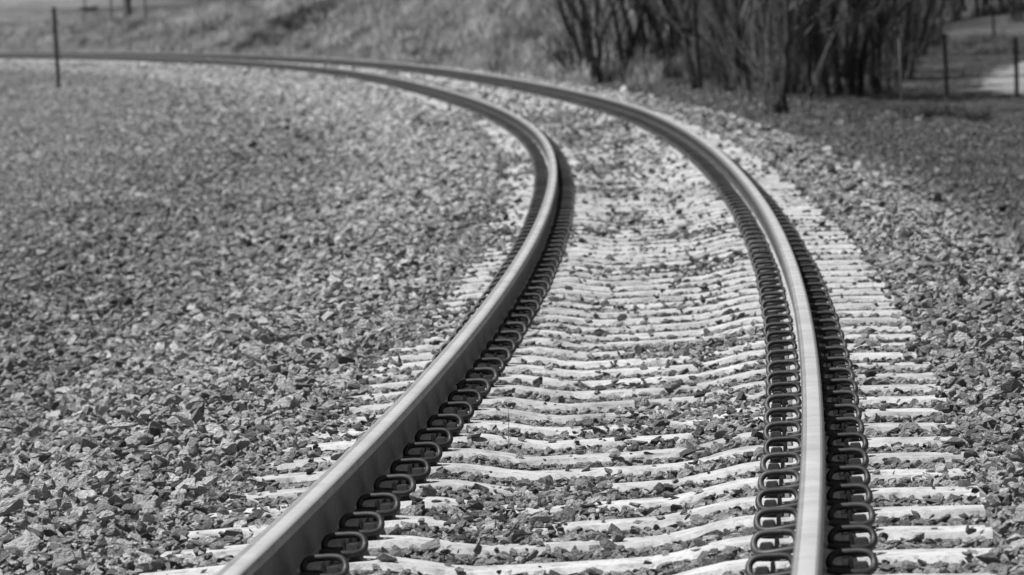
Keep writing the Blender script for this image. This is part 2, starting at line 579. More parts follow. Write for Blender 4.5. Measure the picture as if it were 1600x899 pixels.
def sleeper_mesh(name, rng):
    """concrete sleeper: pale trapezoid section, high at the rail seats and dipped in the middle"""
    us = [-1.30, -1.275, -1.15, -1.0, -.9, -.755, -.60, -.50, -.42, -.34, -.26, -.12, 0, .12, .26, .34, .42, .50, .60, .755, .9, 1.0, 1.15, 1.275, 1.30]
    V = []
    for u in us:
        a = abs(u)
        z = -DIP * (1 - float(sstep(.22, .58, a))) - .012 * float(sstep(.95, 1.3, a))
        wt = .098 - .012 * (1 - float(sstep(.2, .6, a)))
        if a > 1.29: z -= .022; wt -= .018
        wb = .145 if a < 1.29 else .135
        zb = -.235
        ch = .014
        j = lambda s_: rng.uniform(-s_, s_)
        V += [(u, -wb, zb), (u, -wt - ch * .55 + j(.003), z - ch * 1.3 + j(.003)), (u, -wt + ch * .7 + j(.003), z + j(.0015)),
              (u, 0, z + .001), (u, wt - ch * .7 + j(.003), z + j(.0015)), (u, wt + ch * .55 + j(.003), z - ch * 1.3 + j(.003)), (u, wb, zb)]
    k = 7; n = len(us)
    F = []
    for i in range(n - 1):
        for q in range(k - 1):
            F.append((i * k + q, i * k + q + 1, (i + 1) * k + q + 1, (i + 1) * k + q))
        F.append((i * k + k - 1, i * k, (i + 1) * k, (i + 1) * k + k - 1))
    F.append(tuple(range(k))[::-1]); F.append(tuple((n - 1) * k + q for q in range(k)))
    me = bpy.data.meshes.new(name)
    me.from_pydata(V, [], F)
    me.update()
    bm = bmesh.new(); bm.from_mesh(me); bmesh.ops.recalc_face_normals(bm, faces=bm.faces); bm.to_mesh(me); bm.free()
    return me


# clip in local coordinates: x outwards from the rail centre, y along the track, z above the rail seat
CLIP_PATH = [(.042, -.056, .034), (.060, -.059, .032), (.095, -.060, .028), (.128, -.055, .024), (.152, -.042, .024), (.166, -.022, .030),
             (.171, -.004, .044), (.167, .008, .060), (.154, .015, .071), (.134, .018, .0745), (.105, .018, .075), (.078, .017, .0745), (.060, .014, .070),
             (.050, .006, .058), (.049, -.003, .046), (.056, -.010, .038), (.074, -.014, .034), (.100, -.014, .033)]


def clip_mesh(name, sides=8, n=4):
    t = Tubes(sides)
    P = smooth_path(CLIP_PATH, n)
    t.add(P, .0105)
    return t.mesh(name)


def block(bm, x0, x1, y0, y1, z0, z1, tx=0., ty=0., bev=.003):
    """tapered bevelled block"""
    vs = [bm.verts.new(v) for v in [(x0, y0, z0), (x1, y0, z0), (x1, y1, z0), (x0, y1, z0),
                                    (x0 + tx, y0 + ty, z1), (x1 - tx, y0 + ty, z1), (x1 - tx, y1 - ty, z1), (x0 + tx, y1 - ty, z1)]]
    fs = [(3, 2, 1, 0), (4, 5, 6, 7), (0, 1, 5, 4), (1, 2, 6, 5), (2, 3, 7, 6), (3, 0, 4, 7)]
    F = [bm.faces.new([vs[i] for i in f]) for f in fs]
    if bev:
        ed = set(e for f in F for e in f.edges)
        bmesh.ops.bevel(bm, geom=list(ed), offset=bev, segments=2, affect='EDGES', clamp_overlap=True)


def shoulder_mesh(name):
    bm = bmesh.new()
    block(bm, .096, .160, -.046, .044, -.004, .026, .005, .005)
    block(bm, .112, .158, -.034, .020, .024, .050, .006, .006)
    block(bm, .097, .114, -.002, .040, .024, .062, .003, .003)
    block(bm, .070, .096, -.026, -.006, .026, .044, .002, .003)
    return bm_mesh(name, bm)


def insulator_mesh(name):
    bm = bmesh.new()
    block(bm, .0785, .0950, -.046, .046, -.004, .024, .001, .002, .002)
    block(bm, .052, .0945, -.040, .040, .0245, .0275, .002, .002, .0008)
    return bm_mesh(name, bm)


def pad_mesh(name):
    bm = bmesh.new()
    block(bm, -.074, .074, -.085, .085, .0006, .0066, 0, 0, 0)
    return bm_mesh(name, bm)


SLEEPER_ME = [sleeper_mesh('concrete_sleeper', random.Random(k)) for k in range(8)]
for me in SLEEPER_ME: me.materials.append(M_CONC)
CLIP_HI = clip_mesh('rail_clip'); CLIP_HI.materials.append(M_CLIP)
CLIP_LO = clip_mesh('rail_clip_far', 5, 2); CLIP_LO.materials.append(M_CLIP)
SHO = shoulder_mesh('shoulder'); SHO.materials.append(M_SHOULDER)
INS = insulator_mesh('insulator'); INS.materials.append(M_INSUL)
# clip, shoulder and insulator in one for the far sleepers


def far_clip_mesh():
    bm = bmesh.new()
    for me, mi in ((CLIP_LO, 0), (SHO, 1)):
        n0 = len(bm.faces); bm.from_mesh(me); bm.faces.ensure_lookup_table()
        for f in bm.faces[n0:]: f.material_index = mi
    me = bm_mesh('rail_clip_with_shoulder', bm)
    me.materials.append(M_CLIP); me.materials.append(M_SHOULDER)
    return me


FARCLIP = far_clip_mesh()


def far_sleeper_mesh(k):
    bm = bmesh.new(); bm.from_mesh(SLEEPER_ME[k])
    for f in bm.faces: f.material_index = 0
    for (u, rz) in CLIP_SPOTS:
        n0 = len(bm.faces); v0 = len(bm.verts)
        bm.from_mesh(FARCLIP)
        bm.faces.ensure_lookup_table(); bm.verts.ensure_lookup_table()
        M = Matrix.Translation((u, 0, 0)) @ Matrix.Rotation(rz, 4, 'Z')
        if rz:
            M = Matrix.Translation((u, 0, 0)) @ Matrix.Scale(-1, 4, (1, 0, 0))
        for v in bm.verts[v0:]: v.co = M @ v.co
        for f in bm.faces[n0:]: f.material_index += 1
    me = bm_mesh('concrete_sleeper_far', bm)
    for m in (M_CONC, M_CLIP, M_SHOULDER): me.materials.append(m)
    return me


CLIP_SPOTS = [(-.755, math.pi), (-.755, 0), (.755, math.pi), (.755, 0)]
FAR_SL = [far_sleeper_mesh(k) for k in range(3)]

S_FIRST = .375            # sleeper number 0
NUMW = ['first', 'second', 'third', 'fourth', 'fifth', 'sixth', 'seventh', 'eighth', 'ninth', 'tenth', 'eleventh', 'twelfth', 'thirteenth',
        'fourteenth', 'fifteenth', 'sixteenth', 'seventeenth', 'eighteenth', 'nineteenth', 'twentieth']
GROUP_S = 'concrete sleepers under the rails'
SLEEPER_S = []
rs = random.Random(11)


def make_sleeper(i):
    s = S_FIRST + .6 * i + rs.uniform(-.022, .022)
    SLEEPER_S.append(s)
    M = track_matrix(s, rs.uniform(-.004, .004), SEAT) @ Matrix.Rotation(rs.uniform(-.006, .006), 4, 'Z')
    near = i < 150
    me = SLEEPER_ME[i % 8] if near else FAR_SL[i % 3]
    o = obj('concrete_sleeper', me)
    o.matrix_world = M
    if 0 <= i < 20:
        lab = f'{NUMW[i]} whole pale concrete sleeper counting up from the bottom edge along the right rail'
    else:
        lab = 'pale concrete sleeper further up the curve, beyond the twenty nearest ones' if i >= 20 else 'concrete sleeper at the very bottom edge of the picture'
    tag(o, lab, 'railway sleeper', GROUP_S)
    if near:
        for (u, rz) in CLIP_SPOTS:
            c = obj('rail_clip', CLIP_HI if i < 60 else (CLIP_LO if i < 75 else FARCLIP), o)
            Mx = Matrix.Translation((u, rs.uniform(-.006, .006), 0)) @ Matrix.Rotation(rs.uniform(-.035, .035), 4, 'Z')
            if rz: Mx = Mx @ Matrix.Scale(-1, 4, (1, 0, 0))
            c.matrix_local = Mx
            if i < 75:
                obj('shoulder', SHO, c)
                if i < 45: obj('insulator', INS, c)
    return o


for i in range(-3, 296):
    make_sleeper(i)
# the last, tiny sleepers before the track leaves the picture
bm = bmesh.new()
for i in range(296, 460):
    s = S_FIRST + .6 * i
    v0 = len(bm.verts); bm.from_mesh(FAR_SL[i % 3]); bm.verts.ensure_lookup_table()
    M = track_matrix(s, 0, SEAT)
    for v in bm.verts[v0:]: v.co = M @ v.co
me = bm_mesh('far_sleepers', bm)
for m in (M_CONC, M_CLIP, M_SHOULDER): me.materials.append(m)
tag(obj('far_sleepers', me), 'row of distant sleepers where the curved track leaves the picture', 'railway sleepers', kind='stuff')

# ------------------------------------------------------------------ STONES
def rock_mesh(name, rng, n=13, flat=.72):
    bm = bmesh.new()
    pts = []
    while len(pts) < n:
        v = Vector((rng.gauss(0, 1), rng.gauss(0, 1), rng.gauss(0, 1))).normalized()
        if all((v - w).length > .55 for w in pts) or rng.random() < .05:
            pts.append(v)
    sx, sy, sz = 1, rng.uniform(.62, .95), rng.uniform(.45, .85)
    for v in pts:
        r = rng.uniform(.82, 1.08)
        bm.verts.new((v.x * sx * r * .5, v.y * sy * r * .5, v.z * sz * r * .5))
    res = bmesh.ops.convex_hull(bm, input=bm.verts)
    bmesh.ops.delete(bm, geom=[e for e in res['geom_interior'] if isinstance(e, bmesh.types.BMVert)], context='VERTS')
    bmesh.ops.dissolve_limit(bm, angle_limit=.30, verts=bm.verts, edges=bm.edges)
    return bm


def rock(name, rng, detail):
    bm = rock_mesh(name, rng, rng.randint(8, 13))
    if detail:
        bmesh.ops.bevel(bm, geom=list(bm.edges), offset=.012, segments=1, affect='EDGES', clamp_overlap=True)
        bmesh.ops.triangulate(bm, faces=bm.faces)
        bmesh.ops.subdivide_edges(bm, edges=[e for e in bm.edges if e.calc_length() > .16], cuts=1)
        off = Vector((rng.uniform(0, 50), rng.uniform(0, 50), rng.uniform(0, 50)))
        for v in bm.verts:
            d = mnoise.noise(v.co * 5 + off) * .014 + mnoise.noise(v.co * 11 + off) * .010
            v.co += v.co.normalized() * d
    bmesh.ops.triangulate(bm, faces=bm.faces)
    return bm_mesh(name, bm)


def proto_collection(name, meshes):
    c = bpy.data.collections.new(name)          # not linked to the scene: only a source of copies
    for k, me in enumerate(meshes):
        o = bpy.data.objects.new(f'{name}_{k}', me)
        c.objects.link(o)
    return c


def scatter(name, pos, rot, scl, coll, label, cat, tone=None):
    me = bpy.data.meshes.new(name)
    me.vertices.add(len(pos)); me.vertices.foreach_set('co', np.asarray(pos, np.float32).ravel())
    a = me.attributes.new('rot', 'FLOAT_VECTOR', 'POINT'); a.data.foreach_set('vector', np.asarray(rot, np.float32).ravel())
    a = me.attributes.new('scl', 'FLOAT_VECTOR', 'POINT'); a.data.foreach_set('vector', np.asarray(scl, np.float32).ravel())
    if tone is not None:
        a = me.attributes.new('tone', 'FLOAT', 'POINT'); a.data.foreach_set('value', np.asarray(tone, np.float32))
    o = obj(name, me)
    g = bpy.data.node_groups.new(name, 'GeometryNodeTree')
    g.interface.new_socket('Geometry', in_out='INPUT', socket_type='NodeSocketGeometry')
    g.interface.new_socket('Geometry', in_out='OUTPUT', socket_type='NodeSocketGeometry')
    N, L = g.nodes, g.links
    gi = N.new('NodeGroupInput'); go = N.new('NodeGroupOutput')
    m2p = N.new('GeometryNodeMeshToPoints')
    ci = N.new('GeometryNodeCollectionInfo'); ci.inputs['Collection'].default_value = coll
    ci.inputs['Separate Children'].default_value = True; ci.inputs['Reset Children'].default_value = True
    iop = N.new('GeometryNodeInstanceOnPoints'); iop.inputs['Pick Instance'].default_value = True
    ar = N.new('GeometryNodeInputNamedAttribute'); ar.data_type = 'FLOAT_VECTOR'; ar.inputs['Name'].default_value = 'rot'
    asc = N.new('GeometryNodeInputNamedAttribute'); asc.data_type = 'FLOAT_VECTOR'; asc.inputs['Name'].default_value = 'scl'
    e2r = N.new('FunctionNodeEulerToRotation')
    rnd = N.new('FunctionNodeRandomValue'); rnd.data_type = 'INT'
    nout = len(coll.objects)
    for sck in rnd.inputs:
        if sck.type == 'INT' and sck.name == 'Min': sck.default_value = 0
        if sck.type == 'INT' and sck.name == 'Max': sck.default_value = nout - 1
    L.new(gi.outputs[0], m2p.inputs['Mesh']); L.new(m2p.outputs[0], iop.inputs['Points'])
    L.new(ci.outputs[0], iop.inputs['Instance'])
    L.new([q for q in rnd.outputs if q.type == 'INT'][0], iop.inputs['Instance Index'])
    L.new([q for q in ar.outputs if q.enabled and q.type == 'VECTOR'][0], e2r.inputs[0]); L.new(e2r.outputs[0], iop.inputs['Rotation'])
    L.new([q for q in asc.outputs if q.enabled and q.type == 'VECTOR'][0], iop.inputs['Scale'])
    L.new(iop.outputs[0], go.inputs[0])
    md = o.modifiers.new('scatter', 'NODES'); md.node_group = g
    tag(o, label, cat, kind='stuff')
    return o


rr = random.Random(5)
ROCK_HI = [rock('stone', rr, True) for _ in range(22)]
ROCK_LO = [rock('far_stone', rr, False) for _ in range(14)]
for me in ROCK_HI + ROCK_LO: me.materials.append(M_STONE)
C_HI = proto_collection('stone_kinds', ROCK_HI); C_LO = proto_collection('far_stone_kinds', ROCK_LO)


def in_view(x, y, margin=1.6):
    return (np.abs(x) < .1045 * y + margin)


SL_ARR = np.array(SLEEPER_S)


def crib(s, u):
    """height of the stone surface relative to track plane (z=0 at the rail tops), and whether a sleeper lies beneath"""
    j = np.clip(np.searchsorted(SL_ARR, s), 1, len(SL_ARR) - 1)
    ds = np.minimum(np.abs(SL_ARR[j] - s), np.abs(s - SL_ARR[j - 1]))
    a = np.abs(u)
    top = SEAT - DIP * (1 - sstep(.22, .58, a)) - .012 * sstep(.95, 1.3, a)
    over = (ds < .135) & (a < 1.33)
    return top, over, ds


def stones(cell, s0, s1, u0, u1, size, coll, name, label, seed):
    g = np.random.default_rng(seed)
    ns = int((s1 - s0) / cell); nu = int((u1 - u0) / cell)
    S, U = np.meshgrid(np.arange(ns), np.arange(nu), indexing='ij')
    S = s0 + (S + g.uniform(0, 1, S.shape)) * cell; U = u0 + (U + g.uniform(0, 1, U.shape)) * cell
    S = S.ravel(); U = U.ravel()
    X, Y = su2xy(S, U)
    k = in_view(X, Y) & (Y > 11)
    S, U, X, Y = S[k], U[k], X[k], Y[k]
    n = len(S)
    sz = size * np.clip(np.exp(g.normal(-.06, .40, n)), .40, 2.1)
    a = np.abs(U)
    top, over, ds = crib(S, U)
    c = np.interp(S, CN, CV)
    plane = U * np.tan(c)
    keep = np.ones(n, bool)
    # inside the track and at the sleeper ends
    intrack = a < 1.33
    nz = fbm(X * 1.1, Y * .55, 41)           # patches where stones cover the sleepers
    nz2 = fbm(X * 4, Y * 3, 43)
    fill = .000 + .040 * np.clip(nz, -.10, 1) + .012 * nz2      # level of the stone tops relative to the sleeper top
    fill = np.where(U > .93, -.001 + .03 * nz + .01 * nz2, fill)
    fill = np.where(U < -.93, -.007 + .03 * nz + .01 * nz2 + .022 * sstep(1.0, 1.3, a), fill)
    fill = fill - .012 * sstep(5, 18, S)
    nearrail = np.abs(a - .755) < .17
    fill = np.where(nearrail, -.035 + .02 * nz2, fill)
    # --- stones lying on sleepers: sparse, more in patches and further along
    cover = .03 + .75 * sstep(.09, .25, nz) + .12 * sstep(25, 45, S) + .08 * sstep(-.05, .15, nz2) * sstep(10, 30, S)
    cover = np.where(a < .42, cover + .03, cover * .5)
    cover = np.where(U > .93, .03 + .35 * sstep(1.15, 1.36, U) + .10 * sstep(.10, .25, nz), cover)
    cover = np.where(U < -.93, .06 + .35 * sstep(.02, .2, nz) + .5 * sstep(1.08, 1.33, a) * sstep(1, 5, S), cover)
    cover = np.where(nearrail, .0, cover)
    rnd = g.uniform(0, 1, n)
    on = intrack & over
    keep &= ~(on & (rnd > cover * (cell / .042) ** 0))
    keep &= ~(nearrail & over)
    keep &= ~(np.abs(a - .755) < .085)
    sz = np.where(on, sz * .8, sz)
    # --- height
    z_tr = top + fill + plane - .36 * sz
    z_on = top + plane + .16 * sz
    z = np.where(on, z_on, z_tr)
    # shoulders
    ter = terrain(S, U) + .02
    crown = plane + SEAT - .012 + .03 * nz2 + .02 * nz
    w = sstep(1.33, 1.55, a)
    crown_side = np.where(U < 0, -1.45, 1.45) * np.tan(c) + SEAT - .005 + .03 * nz
    prof = np.where(U < 0, crown_side - .36 * sstep(1.65, 3.3, a), crown_side - .5 * sstep(1.6, 3.0, a))
    prof = np.maximum(prof, ter)
    zout = np.where(a < 1.5, crown, prof)
    z = np.where(intrack, z, zout - .25 * (sz - .05) - .025 * sstep(110, 150, S) * (U < 0))
    z = z + g.normal(0, 1, n) * np.where(a > 1.38, .018, .007) * (sz / size) * (~on)
    # thinning into the ground outside the ballast
    edge = np.where(U < 0, 1 - .55 * sstep(5, 13, a) + .4 * fbm(X * .3, Y * .2, 51), 1 - .90 * sstep(2.3, 4.4, a) + .8 * fbm(X * .8, Y * .5, 52) * (a > 2.5))
    keep &= g.uniform(0, 1, n) < edge
    sz = sz * np.where(U > 2.8, 1 - .35 * sstep(2.8, 4.2, a), 1)
    sz = sz * np.where(U < -4, 1 - .42 * sstep(3.5, 8, a), 1)
    big = fbm(X * .35, Y * .16, 71)
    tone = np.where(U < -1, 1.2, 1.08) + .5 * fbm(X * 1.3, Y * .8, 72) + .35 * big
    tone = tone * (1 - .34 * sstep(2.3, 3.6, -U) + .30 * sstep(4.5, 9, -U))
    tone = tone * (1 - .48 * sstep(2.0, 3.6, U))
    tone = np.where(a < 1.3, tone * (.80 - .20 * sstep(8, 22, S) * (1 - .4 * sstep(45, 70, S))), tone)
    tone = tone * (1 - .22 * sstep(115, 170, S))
    tone = np.clip(tone, .3, 1.5)
    k = keep
    tone = tone[k]
    pos = np.stack([X, Y, z], -1)[k]; sz = sz[k]; n = len(sz)
    rot = np.stack([g.normal(0, .45, n), g.normal(0, .45, n), g.uniform(0, 6.283, n)], -1)
    scl = np.stack([sz * g.uniform(.9, 1.25, n), sz * g.uniform(.85, 1.15, n), sz * g.uniform(.55, 1.0, n)], -1)
    print(name, n)
    return scatter(name, pos, rot, scl, coll, label, 'ballast', tone)


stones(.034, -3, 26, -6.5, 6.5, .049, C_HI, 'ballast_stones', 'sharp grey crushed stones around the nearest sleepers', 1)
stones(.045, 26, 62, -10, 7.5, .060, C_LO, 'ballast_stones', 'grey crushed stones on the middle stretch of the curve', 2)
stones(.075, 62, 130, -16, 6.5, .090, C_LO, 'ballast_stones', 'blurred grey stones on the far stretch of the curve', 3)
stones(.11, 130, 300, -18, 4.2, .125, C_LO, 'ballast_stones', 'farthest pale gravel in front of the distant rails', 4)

# a few stones one can single out
def single_stone(s, u, z, size, seed, label, mat=None, rot=(0, 0, 0)):
    me = rock('stone', random.Random(seed), True)
    me.materials.append(mat or M_STONE)
    o = obj('stone', me)
    o.matrix_world = track_matrix(s, u, z) @ Matrix.Rotation(rot[2], 4, 'Z') @ Matrix.Rotation(rot[0], 4, 'X') @ Matrix.Diagonal((size, size, size * .9, 1))
    tag(o, label, 'stone', None)
    return o


single_stone(7.1, -.755 + .060, SEAT + .050, .070, 3, 'dark stone lodged on the left rail foot beside a clip', M_DARKSTONE, (0, .4, 0))
single_stone(.30, .02, SEAT - DIP + .022, .062, 8, 'small dark stone lying on the sleeper at the bottom edge', M_DARKSTONE, (.2, 0, 1))

# ------------------------------------------------------------------ GRASS
def tuft(name, rng, n=22, spread=.22, lean=.5, w=.016):
    V = []; F = []
    for _ in range(n):
        a = rng.uniform(0, 6.283); r = spread * math.sqrt(rng.random())
        x, y = r * math.cos(a), r * math.sin(a)
        h = rng.uniform(.45, 1.); az = rng.uniform(0, 6.283); ln = rng.uniform(.05, lean)
        dx, dy = math.cos(az) * ln * h, math.sin(az) * ln * h
        px, py = -math.sin(az), math.cos(az)
        ww = w * rng.uniform(.6, 1.3)
        b = len(V)
        for t, wf in ((0, 1), (.5, .8), (1, .12)):
            cx, cy, cz = x + dx * t * t, y + dy * t * t, h * t * (1 - .25 * ln * t)
            V += [(cx - px * ww * wf, cy - py * ww * wf, cz), (cx + px * ww * wf, cy + py * ww * wf, cz)]
        F += [(b, b + 1, b + 3, b + 2), (b + 2, b + 3, b + 5, b + 4)]
    me = bpy.data.meshes.new(name); me.from_pydata(V, [], F); me.update()
    return me


def grass(name, mat, s0, s1, u0, u1, dens, h, seed, label, mask, w=.016, lean=.5, n=22, spread=.22, xr=None):
    g = np.random.default_rng(seed); q = random.Random(seed)
    protos = [tuft(name, q, n, spread, lean, w) for _ in range(6)]
    for me in protos: me.materials.append(mat)
    cnt = int((s1 - s0) * (u1 - u0) * dens)
    S = g.uniform(s0, s1, cnt); U = g.uniform(u0, u1, cnt)
    X, Y = su2xy(S, U)
    k = in_view(X, Y, 3) & (g.uniform(0, 1, cnt) < mask(S, U, X, Y))
    S, U, X, Y = S[k], U[k], X[k], Y[k]
    m = len(S)
    Z = terrain(S, U) - .01
    hh = h * np.clip(np.exp(g.normal(0, .3, m)), .4, 2) * (.75 + .8 * np.clip(fbm(X * .25, Y * .2, seed) + .35, 0, 1))
    rot = np.stack([g.normal(0, .1, m), g.normal(0, .1, m), g.uniform(0, 6.28, m)], -1)
    ws = hh * g.uniform(.8, 1.4, m)
    print(name, m)
    return scatter(name, np.stack([X, Y, Z], -1), rot, np.stack([ws, ws, hh], -1), proto_collection(name + '_kinds', protos), label, 'grass')


PATHM = lambda X, Y: 1 - ((X > path_left(Y) - .1) & (Y > 112) & (Y < 195)) * 1.0
grass('dry_grass', M_DRY, 100, 300, 3.0, 26, 9, .42, 61, 'pale dry grass covering the bank behind the track',
      lambda S, U, X, Y: np.clip((1 - .88 * hollow(X, Y)) * (1 - sstep(2.5, 7, X)) * sstep(100, 135, S) * sstep(3.0, 5, U) * (1.15 + 1.6 * fbm(X * .3, Y * .12, 65)), 0, 1), w=.030, n=26, spread=.35)
grass('hollow_scrub', M_DARKGRASS, 150, 300, 2.0, 20, 9, .40, 69, 'dark low scrub filling the hollow in the grassy bank',
      lambda S, U, X, Y: hollow(X, Y), w=.03, n=26, spread=.35)
grass('verge_grass', M_DARKGRASS, 24, 215, 3.0, 30, 20, .085, 62, 'short dark grass on the low ground beside the ballast',
      lambda S, U, X, Y: np.clip(sstep(2.6, 3.8, U) * (1.0 + 1.2 * fbm(X * .5, Y * .2, 66)), 0, 1) * PATHM(X, Y) * (1 - sstep(110, 130, S) * .9 * (X < 4)), w=.06, lean=1.1, n=22, spread=.9)
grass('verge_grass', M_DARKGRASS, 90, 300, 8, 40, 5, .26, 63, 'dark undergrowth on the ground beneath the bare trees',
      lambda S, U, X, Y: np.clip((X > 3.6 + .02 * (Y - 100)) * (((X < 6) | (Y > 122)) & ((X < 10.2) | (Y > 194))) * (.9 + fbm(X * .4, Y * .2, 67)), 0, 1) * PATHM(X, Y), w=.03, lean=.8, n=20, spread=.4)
grass('field_grass', M_FIELD, 12, 215, -26, -3.6, 10, .10, 64, 'thin short grass among the stones inside the curve',
      lambda S, U, X, Y: np.clip(sstep(4.0, 10, -U) * (.55 + 1.5 * fbm(X * .3, Y * .15, 68)), 0, 1), w=.05, lean=.9, n=16, spread=.7)

# dry stalk on the sleepers near the left rail
t = Tubes(5)
b = Vector(track_matrix(5.02, -.40, SEAT - .03).translation)
t.add([(0, 0, 0), (.002, 0, .05), (.004, .002, .10), (.002, .002, .145)], [.0016, .0014, .0012, .0007])
t.add([(.001, 0, .01), (.02, .005, .05), (.05, .01, .075)], [.0012, .001, .0005])
t.add([(.001, 0, .005), (-.02, .0, .03), (-.035, .01, .034)], [.0012, .001, .0005])
t.add([(0, 0, -.02), (0, 0, .01)], [.0016, .0016])
o = obj('grass_stalk', t.mesh('grass_stalk'), None, M_STAKE); o.location = b
tag(o, 'single thin dry stalk standing between sleepers beside the left rail', 'plant')

# ------------------------------------------------------------------ POSTS
def steel_post(name, x, y, h, lean, label, group=None, w=.05, mat=None):
    bm = bmesh.new()
    block(bm, -w, w, -.008, .006, -.3, h, 0, 0, .003)
    block(bm, -.008, .008, -.055, -.0085, -.3, h - .01, 0, 0, .002)
    for k in range(int(h / .12)):
        block(bm, -.012, .012, .0065, .018, .12 + k * .12, .15 + k * .12, 0, 0, .002)
    o = obj(name, bm_mesh(name, bm), None, mat or M_POST)
    o.location = (x, y, float(ground_z(x, y)))
    o.rotation_euler = (0, lean, random.uniform(-.6, .6))
    tag(o, label, 'fence post', group)
    return o


def wood_pole(name, x, y, h, r, lean, label, cat, group=None, mat=None):
    t = Tubes(10)
    t.add([(0, 0, -.3), (0, 0, h * .5), (0, 0, h * .96), (0, 0, h)], [r * 1.08, r, r * .95, r * .8])
    o = obj(name, t.mesh(name), None, mat or M_POLE)
    o.location = (x, y, float(ground_z(x, y))); o.rotation_euler = (0, lean, 0)
    tag(o, label, cat, group)
    return o


def up_post(px, py, pytop):
    x, y, sc = at(px, py)
    return x, y, (py - pytop) / sc


PG = 'fence posts beyond the ballast'
x, y, h = up_post(92, 138, 11); print('left post', x, y, h)
steel_post('fence_post', x, y, h, -.022, 'tall lone dark post on the gravel inside the curve, at far left', None, w=.062)
x, y, h = up_post(1480, 150, 53); print('post A', x, y, h)
steel_post('fence_post', x, y, h, -.02, 'dark steel post leaning slightly, between the trees and the pale path', PG, w=.05)
x, y, h = up_post(1589, 155, 58); print('post B', x, y, h)
steel_post('fence_post', x, y, h, .012, 'dark steel post standing in front of the pale path', PG, w=.05)
x, y, h = up_post(1553, 64, -30); print('post C', x, y, h)
steel_post('fence_post', x, y, h, -.0, 'slim dark post behind the pale path', PG, w=.06)
x, y, h = up_post(1410, 219, 62); print('stake', x, y, h)
t = Tubes(6); t.add([(0, 0, -.2), (.004, 0, h * .5), (-.004, 0, h)], [.015, .013, .011])
o = obj('wooden_stake', t.mesh('wooden_stake'), None, M_STAKE); o.location = (x, y, float(ground_z(x, y)))
tag(o, 'thin grey stake at the ballast edge in front of the dark trees', 'stake')

for px, py, top, lab in ((175, 48, -22, 'slim fence post just left of the thick dark pole'), (228, 42, -25, 'slim fence post just right of the thick dark pole'),
                         (312, 22, -40, 'fence post on the bank, second to the right of the thick pole'), (383, 18, -40, 'fence post on the bank, third to the right of the thick pole'),
                         (448, 14, -45, 'fence post on the bank, fourth to the right of the thick pole'), (523, 8, -50, 'fence post on the bank, farthest right from the thick pole'),
                         (134, 40, -8, 'short fence post between the tall lone post and thick pole')):
    x, y, h = up_post(px, py, top); print('ridge post', px, x, y, h)
    wood_pole('fence_post', x, y, min(h, 1.9), .05, -.0, lab, 'fence post', 'fence posts along the top of the bank', M_STAKE)
x, y, h = up_post(200, 36, -120); print('pole', x, y, h)
wood_pole('utility_pole', x, y, 7.5, .19, 0, 'thick dark wooden pole on top of the grassy bank', 'pole')

# ------------------------------------------------------------------ TREES
def grow(rng, T, Cw, p, d, length, r, depth, maxd, curl=.22, trunkd=1, twig=3):
    n = max(4, int(length / .35)); pts = [np.array(p)]; d = np.array(d, float); d /= np.linalg.norm(d)
    step = length / n; dirs = [d]
    for i in range(n):
        d = d + np.array([rng.gauss(0, curl), rng.gauss(0, curl), rng.gauss(0, curl * .5) + .05]) * .5
        d /= np.linalg.norm(d)
        pts.append(pts[-1] + d * step); dirs.append(d)
    rad = np.linspace(r, r * (.45 if depth < maxd else .2), n + 1)
    (T if depth <= trunkd else Cw).add(pts, rad, 6 if depth <= trunkd else (4 if depth < maxd else 3), cap=False)
    if depth < maxd:
        k = twig + 1 if depth else twig + 3
        for _ in range(k):
            i = rng.randint(max(1, int(n * .18)), n)
            az = rng.uniform(0, 6.283); tilt = rng.uniform(.18, .62)
            a = dirs[i]
            ref = np.array([math.cos(az), math.sin(az), 0.]); q = ref - a * (ref @ a); q /= np.linalg.norm(q) + 1e-9
            nd = a * math.cos(tilt) + q * math.sin(tilt)
            grow(rng, T, Cw, pts[i], nd, length * rng.uniform(.42, .68), rad[i] * rng.uniform(.42, .62), depth + 1, maxd, curl, trunkd, twig)


def bare_tree(name, rng, stems, height, maxd=3, twig=5, low_twigs=14, bark=None):
    """stems: list of (dx, dy, lean_x, lean_y, radius, height factor)"""
    root = bpy.data.objects.new(name, None); COL.objects.link(root)
    T = Tubes(); Cw = Tubes()
    for (dx, dy, lx, ly, r, hf) in stems:
        grow(rng, T, Cw, (dx, dy, -.25), (lx, ly, 1), height * hf, r * .8, 0, maxd, .16, 0, twig)
    for _ in range(low_twigs):       # suckers and dead twigs round the foot
        a = rng.uniform(0, 6.283); rr_ = rng.uniform(.05, .6)
        grow(rng, T, Cw, (rr_ * math.cos(a), rr_ * math.sin(a), -.05), (rng.gauss(0, .25), rng.gauss(0, .25), 1), rng.uniform(1.0, 3.6), rng.uniform(.008, .018), 2, 3, .2, 0, 4)
    tr = obj('trunk', T.mesh('trunk'), root, bark or M_BARK)
    cr = obj('crown', Cw.mesh('crown', False), root, M_TWIG)
    return root


def place(root, px, py, label, group, rz=0):
    x, y, sc = at(px, py)
    root.location = (x, y, float(ground_z(x, y))); root.rotation_euler = (0, 0, rz)
    tag(root, label, 'tree', group)
    print(label[:40], round(x, 1), round(y, 1))
    return root


